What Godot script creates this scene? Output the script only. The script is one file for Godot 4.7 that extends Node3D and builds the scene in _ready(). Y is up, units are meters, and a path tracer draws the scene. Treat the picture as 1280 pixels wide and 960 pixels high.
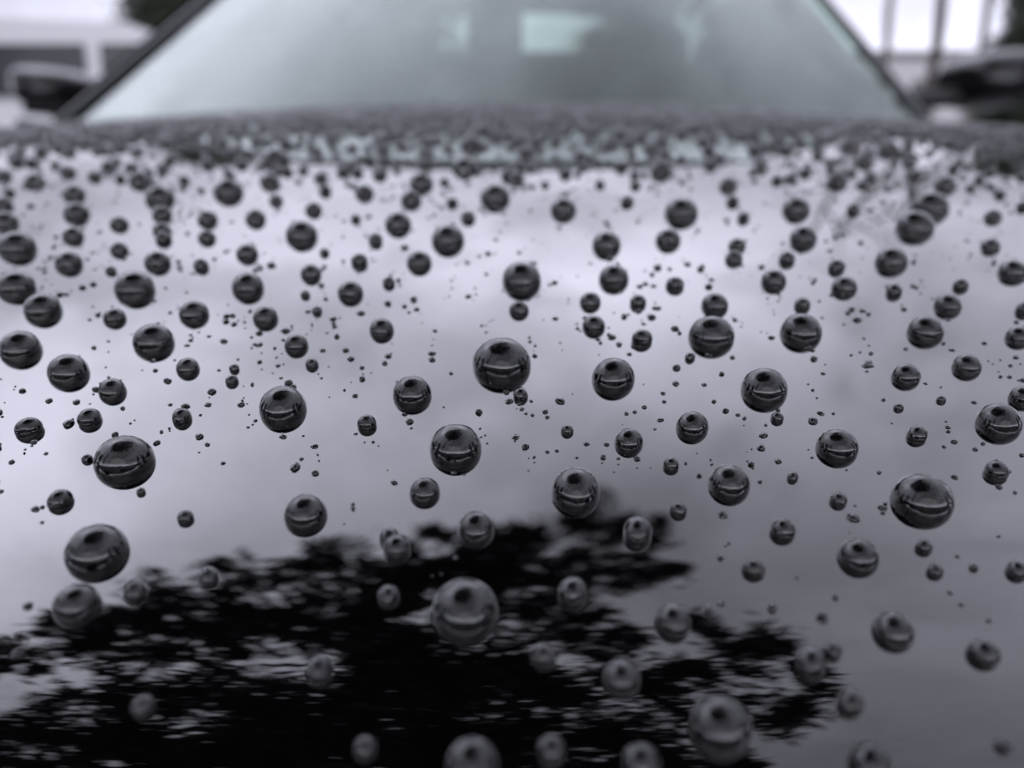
extends Node3D
# A black car's bonnet under beads of rain, seen from a few centimetres away.

const CAMERA_HEIGHT := 0.80
var rng := RandomNumberGenerator.new()
var used := {}
var M := {}

# ---------------------------------------------------------------- helpers
func numbered(called: String) -> String:
	if not used.has(called):
		used[called] = 0
		return called
	used[called] += 1
	return "%s_%03d" % [called, used[called]]

func tag(o: Node3D, label: String, category: String, group := "", kind := "") -> void:
	if label: o.set_meta("label", label)
	if category: o.set_meta("category", category)
	if group: o.set_meta("group", group)
	if kind: o.set_meta("kind", kind)

func thing(called: String, label: String, category: String, at := Vector3.ZERO, group := "") -> Node3D:
	var o := Node3D.new()
	o.name = numbered(called)
	add_child(o)
	o.position = at
	tag(o, label, category, group)
	return o

func part(called: String, mesh: Mesh, mat: Material, parent: Node3D, at := Vector3.ZERO, turn := Vector3.ZERO) -> MeshInstance3D:
	var o := MeshInstance3D.new()
	o.name = called if parent != self else numbered(called)
	o.mesh = mesh
	o.material_override = mat
	o.position = at
	o.rotation_degrees = turn
	parent.add_child(o, true)
	return o

func paint(c: Color, rough := 0.5, metal := 0.0, spec := 0.5) -> StandardMaterial3D:
	var m := StandardMaterial3D.new()
	m.albedo_color = c.linear_to_srgb()
	m.roughness = rough
	m.metallic = metal
	m.metallic_specular = spec
	return m

# collects triangles; keeps every face turned to the side that its hint normal points to
class Shape:
	var v := PackedVector3Array()
	var n := PackedVector3Array()
	var f := PackedInt32Array()
	func add(p: Vector3, nn: Vector3) -> int:
		v.append(p); n.append(nn.normalized())
		return v.size() - 1
	func tri(a: int, b: int, c: int) -> void:
		var g := (v[b] - v[a]).cross(v[c] - v[a])
		if g.dot(n[a] + n[b] + n[c]) > 0.0:
			f.append_array([a, c, b])
		else:
			f.append_array([a, b, c])
	func quad(a: int, b: int, c: int, d: int) -> void:
		tri(a, b, c); tri(a, c, d)
	func flat(a: Vector3, b: Vector3, c: Vector3, d: Vector3, out: Vector3) -> void:
		var k := (b - a).cross(c - a)
		if k.length() < 1e-12: k = (c - a).cross(d - a)
		if k.dot(out) < 0.0: k = -k
		quad(add(a, k), add(b, k), add(c, k), add(d, k))
	func mesh() -> ArrayMesh:
		var arr := []
		arr.resize(Mesh.ARRAY_MAX)
		arr[Mesh.ARRAY_VERTEX] = v; arr[Mesh.ARRAY_NORMAL] = n; arr[Mesh.ARRAY_INDEX] = f
		var m := ArrayMesh.new()
		m.add_surface_from_arrays(Mesh.PRIMITIVE_TRIANGLES, arr)
		return m

# a smooth sheet from a function of (i, j); outside is the side that the hint vector points to
func sheet(s: Shape, us: Array, vs: Array, at: Callable, hint: Vector3) -> void:
	var first := s.v.size()
	var nu := us.size()
	var nv := vs.size()
	var pts := PackedVector3Array()
	for a in us:
		for b in vs:
			pts.append(at.call(a, b))
	for i in nu:
		for j in nv:
			var du: Vector3 = pts[mini(i + 1, nu - 1) * nv + j] - pts[maxi(i - 1, 0) * nv + j]
			var dv: Vector3 = pts[i * nv + mini(j + 1, nv - 1)] - pts[i * nv + maxi(j - 1, 0)]
			var k := du.cross(dv)
			if k.dot(hint) < 0.0: k = -k
			s.add(pts[i * nv + j], k)
	for i in nu - 1:
		for j in nv - 1:
			s.quad(first + i * nv + j, first + (i + 1) * nv + j, first + (i + 1) * nv + j + 1, first + i * nv + j + 1)

func steps(a: float, b: float, n: int) -> Array:
	var r := []
	for i in n + 1: r.append(lerpf(a, b, float(i) / n))
	return r

# a box with chamfered edges
func box(s: Shape, c: Vector3, size: Vector3, bevel := 0.01) -> void:
	var h := size / 2.0
	var b := minf(bevel, minf(h.x, minf(h.y, h.z)) * 0.9)
	for ax in 3:
		var u := (ax + 1) % 3
		var w := (ax + 2) % 3
		for sg in [-1.0, 1.0]:
			var o := Vector3.ZERO
			o[ax] = sg
			var q := []
			for k in [[-1, -1], [1, -1], [1, 1], [-1, 1]]:
				var p := Vector3.ZERO
				p[ax] = sg * h[ax]; p[u] = k[0] * (h[u] - b); p[w] = k[1] * (h[w] - b)
				q.append(c + p)
			s.flat(q[0], q[1], q[2], q[3], o)
		for su in [-1.0, 1.0]:
			for sw in [-1.0, 1.0]:
				var q := []
				for k in [[-1, 0], [1, 0], [1, 1], [-1, 1]]:
					var p := Vector3.ZERO
					p[ax] = k[0] * (h[ax] - b)
					p[u] = su * (h[u] - (b if k[1] == 1 else 0.0))
					p[w] = sw * (h[w] - (0.0 if k[1] == 1 else b))
					q.append(c + p)
				var o := Vector3.ZERO
				o[u] = su; o[w] = sw
				s.flat(q[0], q[1], q[2], q[3], o)
	for k in 8:
		var sx := 1.0 if k & 1 else -1.0
		var sy := 1.0 if k & 2 else -1.0
		var sz := 1.0 if k & 4 else -1.0
		var a := c + Vector3(sx * h.x, sy * (h.y - b), sz * (h.z - b))
		var d := c + Vector3(sx * (h.x - b), sy * h.y, sz * (h.z - b))
		var e := c + Vector3(sx * (h.x - b), sy * (h.y - b), sz * h.z)
		var o := Vector3(sx, sy, sz)
		s.tri(s.add(a, o), s.add(d, o), s.add(e, o))

func boxed(size: Vector3, bevel := 0.01) -> ArrayMesh:
	var s := Shape.new()
	box(s, Vector3.ZERO, size, bevel)
	return s.mesh()

# a tapered tube along points
func tube(s: Shape, pts: Array, radii: Array, sides := 10) -> void:
	var first := s.v.size()
	var n := pts.size()
	var side := Vector3.RIGHT
	for i in n:
		var dir: Vector3 = (pts[mini(i + 1, n - 1)] - pts[maxi(i - 1, 0)]).normalized()
		if absf(dir.dot(side)) > 0.9: side = Vector3.UP
		side = (side - dir * side.dot(dir)).normalized()
		var up := dir.cross(side)
		for k in sides:
			var a := TAU * k / sides
			var o := side * cos(a) + up * sin(a)
			s.add(pts[i] + o * radii[i], o)
	for i in n - 1:
		for k in sides:
			var k2 := (k + 1) % sides
			s.quad(first + i * sides + k, first + (i + 1) * sides + k, first + (i + 1) * sides + k2, first + i * sides + k2)
	for e in [0, n - 1]:
		var dir: Vector3 = (pts[e] - pts[1 if e == 0 else n - 2]).normalized()
		var mid := s.add(pts[e], dir)
		var ring := []
		for k in sides: ring.append(s.add(s.v[first + e * sides + k], dir))
		for k in sides: s.tri(mid, ring[k], ring[(k + 1) % sides])

# ---------------------------------------------------------------- the shape of the bonnet
const KNOT_AT := [-0.03, -0.01, 0.01, 0.03, 0.045, 0.055, 0.065, 0.08, 0.1, 0.12, 0.15, 0.19, 0.24, 0.3, 0.4, 0.55, 0.75, 1.4]
const KNOT_SLOPE := [78.0, 68.0, 55.0, 40.0, 31.0, 25.6, 20.4, 16.9, 16.17, 15.66, 14.29, 12.44, 9.99, 8.17, 6.59, 5.9, 5.8, 5.75]
const PLAN_CURVE := 0.22
const CROWN_RADIUS := 8.6
const STEP := 0.0005
var heights := PackedFloat64Array()

func shape_bonnet() -> void:
	var n := KNOT_AT.size()
	var m := []
	for i in n:
		if i == 0 or i == n - 1:
			var a := mini(i, n - 2)
			m.append((KNOT_SLOPE[a + 1] - KNOT_SLOPE[a]) / (KNOT_AT[a + 1] - KNOT_AT[a]))
			continue
		var h0: float = KNOT_AT[i] - KNOT_AT[i - 1]
		var h1: float = KNOT_AT[i + 1] - KNOT_AT[i]
		var d0: float = (KNOT_SLOPE[i] - KNOT_SLOPE[i - 1]) / h0
		var d1: float = (KNOT_SLOPE[i + 1] - KNOT_SLOPE[i]) / h1
		var w1 := 2 * h1 + h0
		var w2 := h1 + 2 * h0
		m.append(0.0 if d0 * d1 <= 0.0 else (w1 + w2) / (w1 / d0 + w2 / d1))
	var count := int(1.43 / STEP)
	var last := 0.0
	var y := 0.0
	var k := 0
	for i in count:
		var q := -0.03 + i * STEP
		while k < n - 2 and q > KNOT_AT[k + 1]: k += 1
		var h: float = KNOT_AT[k + 1] - KNOT_AT[k]
		var s: float = (q - KNOT_AT[k]) / h
		var deg: float = KNOT_SLOPE[k] * (1 + 2 * s) * (1 - s) * (1 - s) + m[k] * h * s * (1 - s) * (1 - s) + KNOT_SLOPE[k + 1] * s * s * (3 - 2 * s) + m[k + 1] * h * s * s * (s - 1)
		var sl := tan(deg_to_rad(deg))
		if i > 0: y += (sl + last) * 0.5 * STEP
		last = sl
		heights.append(y)
	var shift := CAMERA_HEIGHT - 0.0302 - along(0.1039)
	for i in count: heights[i] += shift

func along(q: float) -> float:
	var k := clampf((q + 0.03) / STEP, 0.0, heights.size() - 1.001)
	var i := int(k)
	return lerpf(heights[i], heights[i + 1], k - i)

func bonnet_y(x: float, t: float) -> float:
	return along(t - PLAN_CURVE * x * x) - x * x / (2.0 * CROWN_RADIUS)

func bonnet_normal(x: float, t: float) -> Vector3:
	var e := 0.0006
	return Vector3(-(bonnet_y(x + e, t) - bonnet_y(x - e, t)) / (2 * e), 1.0, (bonnet_y(x, t + e) - bonnet_y(x, t - e)) / (2 * e)).normalized()

# ---------------------------------------------------------------- water
const CORE_SCALE := 0.93  # size of the added dark core against its drop
var bead_meshes := []
var speck_meshes := []

# a drop of unit radius standing on y = 0; its foot goes on below, inside the bonnet
func drop_mesh(rings: int, sides: int, uneven: float, kind: int, lift: float) -> ArrayMesh:
	var noise := FastNoiseLite.new()
	noise.seed = 40 + kind
	noise.frequency = 0.55 if uneven < 0.1 else 0.8
	var s := Shape.new()
	var low := deg_to_rad(112.0 + 60.0 * lift)
	var pts := []
	for i in rings + 1:
		var th := low * i / rings
		var row := []
		for k in sides:
			var ph := TAU * k / sides
			var d := Vector3(sin(th) * cos(ph), cos(th), sin(th) * sin(ph))
			var r := 1.0 + uneven * 2.0 * noise.get_noise_3d(d.x + kind * 9.0, d.y * 0.6, d.z)
			row.append(Vector3(d.x * r, d.y * (1.0 + uneven * 0.5 * noise.get_noise_3d(d.x, d.z, 5.0)) + lift, d.z * r))
		pts.append(row)
	for i in rings + 1:
		for k in sides:
			var nn: Vector3
			if i == 0:
				nn = Vector3.UP
			else:
				var du: Vector3 = pts[mini(i + 1, rings)][k] - pts[i - 1][k]
				var dv: Vector3 = pts[i][(k + 1) % sides] - pts[i][(k + sides - 1) % sides]
				nn = du.cross(dv)
				if nn.dot(pts[i][k] - Vector3(0, lift, 0)) < 0.0: nn = -nn
			s.add(pts[i][k], nn)
	for i in rings:
		for k in sides:
			var k2 := (k + 1) % sides
			if i > 0: s.tri(i * sides + k, i * sides + k2, (i + 1) * sides + k)
			s.tri(i * sides + k2, (i + 1) * sides + k2, (i + 1) * sides + k)
	var mid := s.add(Vector3(0, cos(low) + lift, 0), Vector3.DOWN)
	for k in sides:
		var a := s.add(pts[rings][k], Vector3.DOWN)
		var b := s.add(pts[rings][(k + 1) % sides], Vector3.DOWN)
		s.tri(mid, a, b)
	var m := s.mesh()
	m.surface_set_material(0, M.water)
	# an added opaque dark core that stops light passing through the drop
	var wet := Shape.new()  # surface of the added core, not a film of water
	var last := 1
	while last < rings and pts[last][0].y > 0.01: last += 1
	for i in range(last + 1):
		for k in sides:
			var q: Vector3 = pts[i][k] * CORE_SCALE
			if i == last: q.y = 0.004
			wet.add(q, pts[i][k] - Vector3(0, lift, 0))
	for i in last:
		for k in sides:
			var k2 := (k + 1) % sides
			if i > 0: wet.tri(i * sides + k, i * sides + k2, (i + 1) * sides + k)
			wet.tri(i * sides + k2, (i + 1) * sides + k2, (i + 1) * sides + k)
	var arr := []
	arr.resize(Mesh.ARRAY_MAX)
	arr[Mesh.ARRAY_VERTEX] = wet.v; arr[Mesh.ARRAY_NORMAL] = wet.n; arr[Mesh.ARRAY_INDEX] = wet.f
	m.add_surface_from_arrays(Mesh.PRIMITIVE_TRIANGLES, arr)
	m.surface_set_material(1, M.added_dark_core)
	return m

func standing(x: float, t: float, a: float, flat: float, turn: float) -> Transform3D:
	var up := bonnet_normal(x, t)
	var fwd := Vector3.FORWARD.rotated(Vector3.UP, turn)
	var right := fwd.cross(up).normalized()
	fwd = up.cross(right).normalized()
	return Transform3D(Basis(right * a, up * a * flat, -fwd * a), Vector3(x, bonnet_y(x, t), -t))

# where they stand across and along the bonnet, and their radius, in millimetres
func bead(x: float, t: float, a: float, label: String) -> void:
	var k := rng.randi() % 3 + (3 if a < 1.7 else 0)
	var o := MeshInstance3D.new()
	o.name = numbered("water_bead")
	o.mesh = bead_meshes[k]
	o.transform = standing(x * 0.001, t * 0.001, a * 0.001, clampf(1.0 - 0.022 * (a - 0.5), 0.90, 1.0), rng.randf() * TAU)
	# few drops are quite round
	var oval := rng.randf_range(-0.035, 0.035) * (2.0 if a < 1.7 else 1.0)
	o.transform.basis.x *= 1.0 + oval
	o.transform.basis.z *= 1.0 - oval
	add_child(o)
	tag(o, label, "water bead", "water beads on the black bonnet")
	taken.append(Vector3(x * 0.001, t * 0.001, a * 0.001))

func speck(x: float, t: float, a: float, label: String) -> void:
	var o := MeshInstance3D.new()
	o.name = numbered("water_droplet")
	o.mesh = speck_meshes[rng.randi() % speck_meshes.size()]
	o.transform = standing(x * 0.001, t * 0.001, a * 0.001, rng.randf_range(0.5, 0.8), rng.randf() * TAU)
	add_child(o)
	tag(o, label, "water droplet", "specks of water between the beads")
	taken.append(Vector3(x * 0.001, t * 0.001, a * 0.001))

var taken := []
var cells := {}

func is_free(x: float, t: float, a: float, margin := 0.96) -> bool:
	var c := Vector2i(floori(x / 0.012), floori(t / 0.012))
	for i in 3:
		for j in 3:
			for q: Vector3 in cells.get(c + Vector2i(i - 1, j - 1), []):
				if Vector2(q.x - x, q.y - t).length() < (q.z + a) * margin: return false
	return true

func take(x: float, t: float, a: float) -> void:
	var c := Vector2i(floori(x / 0.012), floori(t / 0.012))
	if not cells.has(c): cells[c] = []
	cells[c].append(Vector3(x, t, a))

func scatter(called: String, mesh: Mesh, places: Array, label: String, category: String) -> void:
	var mm := MultiMesh.new()
	mm.transform_format = MultiMesh.TRANSFORM_3D
	mm.mesh = mesh
	mm.instance_count = places.size()
	for i in places.size(): mm.set_instance_transform(i, places[i])
	var o := MultiMeshInstance3D.new()
	o.name = numbered(called)
	o.multimesh = mm
	add_child(o)
	tag(o, label, category, "", "stuff")

func fine_water() -> void:
	for q: Vector3 in taken: take(q.x, q.y, q.z)
	# the far bonnet: thousands of beads too small to pick apart
	var far := [[], [], []]
	for i in 26000:
		var t := 0.215 + 1.0 * pow(rng.randf(), 1.15)
		var x := rng.randf_range(-0.69, 0.69)
		var near := smoothstep(0.2, 0.4, t)
		if absf(x) < t * 0.75 and rng.randf() > 0.4 + 0.6 * near: continue
		var a := lerpf(0.0004, 0.00065, near) * pow(lerpf(5.0, 5.4, near), pow(rng.randf(), 1.25))
		if not is_free(x, t, a): continue
		take(x, t, a)
		far[rng.randi() % 3].append(standing(x, t, a, clampf(1.0 - 22.0 * a, 0.9, 1.0), rng.randf() * TAU))
	for k in 3:
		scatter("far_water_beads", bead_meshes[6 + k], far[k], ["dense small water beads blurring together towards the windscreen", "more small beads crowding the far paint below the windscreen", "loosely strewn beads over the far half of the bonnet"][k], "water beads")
	# beads off to the sides of the picked-out ones
	var beside := []
	for i in 900:
		var t := rng.randf_range(0.0, 0.24)
		var x := rng.randf_range(-0.5, 0.5)
		if absf(x) < 0.69 * (t * 0.95 + 0.03) + 0.006 and t > 0.05: continue
		if t < 0.05 and absf(x) < 0.06 and t > 0.035: continue
		var a := 0.0005 * pow(8.0, pow(rng.randf(), 1.3))
		if not is_free(x, t, a): continue
		take(x, t, a)
		beside.append(standing(x, t, a, clampf(1.0 - 22.0 * a, 0.9, 1.0), rng.randf() * TAU))
	scatter("outer_water_beads", bead_meshes[6], beside, "water beads on the bonnet beyond both sides of the photo", "water beads")
	# crumbs of water left in short trails that run down the slope
	var crumbs := [[], [], [], []]
	for i in 2400:
		var t0 := 0.062 + 0.33 * pow(rng.randf(), 0.8)
		var x0 := rng.randf_range(-1, 1) * (0.72 * t0 + 0.02)
		if t0 < 0.085 and rng.randf() < 0.75: continue
		var lean := rng.randfn(0.0, 0.35)
		var n := 1 if rng.randf() < 0.55 else rng.randi_range(2, 5)
		for k in n:
			var t := t0 + k * rng.randf_range(0.0008, 0.0026)
			var x := x0 + (t - t0) * lean + rng.randfn(0.0, 0.0003)
			var a := 0.00013 * pow(4.6, pow(rng.randf(), 1.7))
			if not is_free(x, t, a, 1.12): continue
			var tf := standing(x, t, a * rng.randf_range(0.9, 1.2), rng.randf_range(0.45, 0.8), rng.randf() * TAU)
			tf.basis.x *= rng.randf_range(0.6, 1.5)
			crumbs[rng.randi() % 4].append(tf)
	for k in 4:
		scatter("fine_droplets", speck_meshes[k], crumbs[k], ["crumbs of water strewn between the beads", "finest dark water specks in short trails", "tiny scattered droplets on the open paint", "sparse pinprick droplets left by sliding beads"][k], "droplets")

# ---------------------------------------------------------------- sky
func overcast() -> PanoramaSkyMaterial:
	var w := 1024
	var h := 512
	var im := Image.create(w, h, false, Image.FORMAT_RGBF)
	var big := FastNoiseLite.new()
	big.seed = 11
	big.frequency = 1.5
	big.fractal_octaves = 4
	big.fractal_gain = 0.45
	big.domain_warp_enabled = true
	big.domain_warp_amplitude = 0.35
	big.domain_warp_frequency = 1.2
	for j in h:
		var el := (0.5 - (j + 0.5) / h) * PI
		for i in w:
			var az := (i + 0.5) / w * TAU
			var d := Vector3(sin(az) * cos(el), sin(el), -cos(az) * cos(el))
			if el <= 0.0:
				im.set_pixel(i, j, Color(0.10, 0.10, 0.105))
				continue
			# clouds lie in a layer: look the noise up where the ray meets it
			var p := d / (d.y + 0.42)
			var c := big.get_noise_3d(p.x * 1.3, p.z * 1.3, 3.0)
			var l := SKY_LEVEL * (1.0 + SKY_ZENITH * d.y) * (1.0 + SKY_CLOUD * c)
			# thin and thick places in the cloud layer
			for q: Array in CLOUD_BANKS:
				var de: float = rad_to_deg(el) - q[0]
				var da: float = wrapf(rad_to_deg(az) - q[1], -180.0, 180.0) * cos(el)
				l *= 1.0 + q[4] * exp(-0.5 * (de * de / (q[2] * q[2]) + da * da / (q[3] * q[3])))
			im.set_pixel(i, j, Color(l * 0.935, l * 0.945, l * 1.125))
	var m := PanoramaSkyMaterial.new()
	m.panorama = ImageTexture.create_from_image(im)
	return m

# height, bearing, spread up and round, strength
const CLOUD_BANKS := [[20.0, 0.0, 6.5, 60.0, -0.28], [43.0, -3.0, 9.0, 28.0, 0.90], [53.0, -76.0, 20.0, 20.0, 0.8], [51.0, 44.0, 15.0, 22.0, -0.36], [56.0, 180.0, 24.0, 65.0, -0.55], [1.0, 180.0, 4.5, 85.0, 5.0]]
const SKY_LEVEL := 0.77
const SKY_ZENITH := 1.38
const SKY_CLOUD := 0.55

# ---------------------------------------------------------------- the car
var car: Node3D

func build_car() -> void:
	car = thing("black_car", "black car seen over its wet bonnet, covered in water beads", "car")
	# bonnet: fine where the camera is close
	var ts := []
	var q := -0.03
	while q < 1.195:
		ts.append(q)
		q += 0.0025 if q < 0.14 else 0.006 if q < 0.3 else 0.02
	ts.append(1.2)
	var xs := []
	var x := -0.70
	while x < 0.699:
		xs.append(x)
		x += 0.005 if absf(x) < 0.2 else 0.02
	xs.append(0.70)
	var s := Shape.new()
	sheet(s, xs, ts, func(a, b): return Vector3(a, along(b) - a * a / (2 * CROWN_RADIUS), -(b + PLAN_CURVE * a * a)), Vector3(0, 1, 0.3))
	# turned down rear lip
	sheet(s, xs, [0.0, 0.5, 1.0], func(a, b): return Vector3(a, along(1.2) - a * a / (2 * CROWN_RADIUS) - 0.03 * b, -(1.2 + 0.006 * sqrt(b) + PLAN_CURVE * a * a)), Vector3(0, 0.2, -1))
	part("bonnet", s.mesh(), M.paint, car)
	for sd in [-1.0, 1.0]:
		s = Shape.new()
		var edge := 0.704
		var arc := steps(0.0, 1.0, 12)
		sheet(s, steps(-0.03, 1.25, 50), arc, func(b, a): return Vector3(sd * (edge + 0.165 * sin(a * PI / 2)), along(b) - edge * edge / (2 * CROWN_RADIUS) - 0.42 * (1 - cos(a * PI / 2)) * clampf(0.4 + b * 1.6, 0.4, 1.0), -(b + PLAN_CURVE * edge * edge)), Vector3(sd, 1, 0.2))
		part("fender", s.mesh(), M.paint, car)
		s = Shape.new()
		sheet(s, steps(1.34, 3.9, 28), steps(0.0, 1.0, 10), func(b, a): return Vector3(sd * (0.87 - 0.05 * pow(a, 3.0) - 0.04 * pow(1 - a, 2.0)), lerpf(0.25, 0.895, a), -b), Vector3(sd, 0, 0))
		part("door", s.mesh(), M.paint, car)
		# tinted side windows and the pillars round them
		s = Shape.new()
		sheet(s, steps(0.0, 1.0, 10), steps(0.0, 1.0, 6), func(b, a): return Vector3(GLASS_X + 0.06 * a + sd * (0.775 - 0.18 * a), lerpf(0.90, 1.40, a), -lerpf(1.41 + 0.69 * a + (0.11 if sd > 0 else 0.0), 3.45, b)), Vector3(sd, 0.3, 0))
		part("side_window", s.mesh(), M.tint, car)
		s = Shape.new()
		var pl := []
		var pr := []
		for k in 13:
			var r := k / 12.0
			pl.append(glass_at(sd * 1.012, r) + Vector3(sd * 0.004, 0.003, 0)); pr.append(0.010)
		tube(s, pl, pr, 12)
		part("windscreen_pillar", s.mesh(), M.gloss, car)
	# windscreen: a slab of greenish glass
	s = Shape.new()
	var us := steps(-1.0, 1.0, 24)
	var rs := steps(0.0, 1.0, 14)
	sheet(s, us, rs, func(a, b): return glass_at(a, b), Vector3(0, 1, 0.6))
	sheet(s, us, rs, func(a, b): return glass_at(a, b) - Vector3(0, 0.86, 0.5) * 0.006, Vector3(0, -1, -0.6))
	for e in [-1.0, 1.0]:
		for k in 14:
			var a := glass_at(e, rs[k])
			var b := glass_at(e, rs[k + 1])
			var dn := Vector3(0, 0.86, 0.5) * 0.006
			s.flat(a, b, b - dn, a - dn, Vector3(e, 0, 0))
	for e in [0.0, 1.0]:
		for k in 24:
			var a := glass_at(us[k], e)
			var b := glass_at(us[k + 1], e)
			var dn := Vector3(0, 0.86, 0.5) * 0.006
			s.flat(a, b, b - dn, a - dn, Vector3(0, e - 0.5, 0.5 - e))
	part("windscreen", s.mesh(), M.glass, car)
	# roof, rear window, boot
	s = Shape.new()
	sheet(s, steps(-1.0, 1.0, 16), steps(0.0, 1.0, 16), func(a, b): return Vector3(0.02 + a * 0.60, 1.345 + 0.10 * sin(PI * (0.12 + 0.76 * b)) - 0.05 * a * a + 0.03 * b, -(1.99 + 1.25 * b - 0.10 * (1 - a * a) * (1 - b))), Vector3.UP)
	part("roof", s.mesh(), M.paint, car)
	s = Shape.new()
	sheet(s, steps(-1.0, 1.0, 8), steps(0.0, 1.0, 6), func(a, b): return Vector3(a * (0.58 + 0.1 * b), 1.43 - 0.42 * b - 0.04 * a * a, -(3.24 + 0.55 * b)), Vector3(0, 0.6, -1))
	part("rear_window", s.mesh(), M.clear, car)
	s = Shape.new()
	box(s, Vector3(0, 0.70, -4.05), Vector3(1.62, 0.56, 0.55), 0.08)
	part("boot", s.mesh(), M.paint, car)
	# cowl with the wipers parked under the bonnet's rear edge
	s = Shape.new()
	box(s, Vector3(0, 0.845, -1.36), Vector3(1.40, 0.03, 0.16), 0.01)
	part("cowl", s.mesh(), M.plastic, car)
	s = Shape.new()
	box(s, Vector3(0, 0.86, -1.66), Vector3(1.40, 0.10, 0.46), 0.04)
	part("dashboard", s.mesh(), M.cloth, car)
	# nose
	s = Shape.new()
	var nose := [Vector2(-0.03, along(-0.03) - 0.006), Vector2(-0.045, 0.60), Vector2(-0.07, 0.52), Vector2(-0.075, 0.40), Vector2(-0.05, 0.28), Vector2(0.02, 0.20)]
	sheet(s, steps(-0.86, 0.86, 40), steps(0.0, 5.0, 20), func(a, b):
		var i := mini(int(b), 4)
		var pt: Vector2 = (nose[i] as Vector2).lerp(nose[i + 1], b - i)
		return Vector3(a, pt.y - a * a / (2 * CROWN_RADIUS), -(pt.x + PLAN_CURVE * a * a + 0.25 * pow(absf(a) / 0.86, 6.0))), Vector3(0, 0, 1))
	part("front_bumper", s.mesh(), M.paint, car)
	for k in 5:
		part("grille_bar", boxed(Vector3(0.9, 0.012, 0.02), 0.004), M.plastic, car, Vector3(0, 0.36 + k * 0.03, 0.082))
	for sd in [-1.0, 1.0]:
		s = Shape.new()
		tube(s, [Vector3(sd * 0.42, 0.60, 0.02), Vector3(sd * 0.55, 0.605, -0.01), Vector3(sd * 0.68, 0.615, -0.06)], [0.03, 0.04, 0.025], 14)
		part("headlight", s.mesh(), M.clear, car)
		for t in [0.62, 3.25]:
			s = Shape.new()
			tube(s, [Vector3(sd * 0.66, 0.32, -t), Vector3(sd * 0.68, 0.32, -t), Vector3(sd * 0.86, 0.32, -t), Vector3(sd * 0.88, 0.32, -t)], [0.29, 0.32, 0.32, 0.29], 32)
			var w := part("wheel", s.mesh(), M.rubber, car)
			s = Shape.new()
			tube(s, [Vector3(sd * 0.87, 0.32, -t), Vector3(sd * 0.886, 0.32, -t)], [0.21, 0.20], 24)
			part("rim", s.mesh(), M.silver, w)
	# inside: two front seats with head restraints, a rear bench, the mirror and the wheel
	for sx in [-0.44, 0.44]:
		part("seat", boxed(Vector3(0.50, 0.62, 0.16), 0.06), M.cloth, car, Vector3(sx, 0.82, -2.62), Vector3(-14, 0, 0))
		part("head_restraint", boxed(Vector3(0.27, 0.19, 0.10), 0.045), M.cloth, car, Vector3(sx, 1.20, -2.72), Vector3(-10, 0, 0))
	part("rear_bench", boxed(Vector3(1.24, 0.62, 0.16), 0.06), M.cloth, car, Vector3(0, 0.98, -3.22), Vector3(-16, 0, 0))
	for sx in [-0.40, 0.40]:
		part("head_restraint", boxed(Vector3(0.24, 0.13, 0.08), 0.035), M.cloth, car, Vector3(sx, 1.31, -3.30), Vector3(-10, 0, 0))
	s = Shape.new()
	var ring := []
	var rr := []
	for k in 25:
		var a := TAU * k / 24.0
		ring.append(Vector3(0.37 + 0.18 * cos(a), 0.90 + 0.165 * sin(a), -1.98 - 0.07 * sin(a))); rr.append(0.014)
	tube(s, ring, rr, 8)
	part("steering_wheel", s.mesh(), M.plastic, car)
	part("inner_mirror", boxed(Vector3(0.13, 0.13, 0.03), 0.012), M.plastic, car, Vector3(-0.04, 1.15, -1.98))
	# door mirrors
	for sd in [-1.0, 1.0]:
		var h := mirror_shell(sd)
		var root := part("door_mirror", h, M.gloss, car, Vector3(MIRROR_X[0] if sd < 0 else MIRROR_X[1], MIRROR_Y[0] if sd < 0 else MIRROR_Y[1], -1.66))
		s = Shape.new()
		box(s, Vector3.ZERO, Vector3(0.145, 0.072, 0.006), 0.003)
		part("mirror_glass", s.mesh(), M.silver, root, Vector3(0, 0.0, -0.068))
		s = Shape.new()
		tube(s, [Vector3(-sd * 0.20, -0.045, 0.0), Vector3(-sd * 0.12, -0.04, 0.0), Vector3(-sd * 0.05, -0.03, 0.0)], [0.022, 0.018, 0.02], 10)
		part("mirror_arm", s.mesh(), M.plastic, root)
		s = Shape.new()
		box(s, Vector3(0, -0.040, -0.012), Vector3(0.11, 0.018, 0.08), 0.01)
		part("mirror_foot", s.mesh(), M.plastic, root)

const MIRROR_X := [-0.935, 0.985]
const MIRROR_Y := [0.976, 0.996]

func glass_at(a: float, r: float) -> Vector3:
	return Vector3(GLASS_X + 0.06 * r + a * lerpf(0.695, 0.57, r), 0.885 + 0.46 * r - 0.012 * a * a, -(1.30 + 0.70 * r - 0.10 * (1 - a * a)))

const GLASS_X := -0.03

# a rounded housing, blunt towards the front, open to the glass behind
func mirror_shell(sd: float) -> ArrayMesh:
	var s := Shape.new()
	sheet(s, steps(0.0, TAU, 36), steps(0.0, PI / 2, 12), func(a, b):
		var e := 0.62
		var cx := signf(cos(a)) * pow(absf(cos(a)), e)
		var cy := signf(sin(a)) * pow(absf(sin(a)), e)
		var r := pow(sin(b), 0.55)
		var outer := cx * sd
		return Vector3(cx * (0.084 if sd < 0 else 0.094) * r, cy * ((0.043 if sd < 0 else 0.056) + 0.005 * outer) * r + 0.006 * outer, 0.075 * cos(b) * (1.0 - 0.35 * outer * r) - 0.062 * (1.0 - cos(b))), Vector3(0, 0, 1))
	# the sheet wraps round: turn its normals outward from the middle
	for i in s.v.size():
		if s.n[i].dot(s.v[i] + Vector3(0, 0, 0.06)) < 0.0: s.n[i] = -s.n[i]
	return s.mesh()

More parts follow.
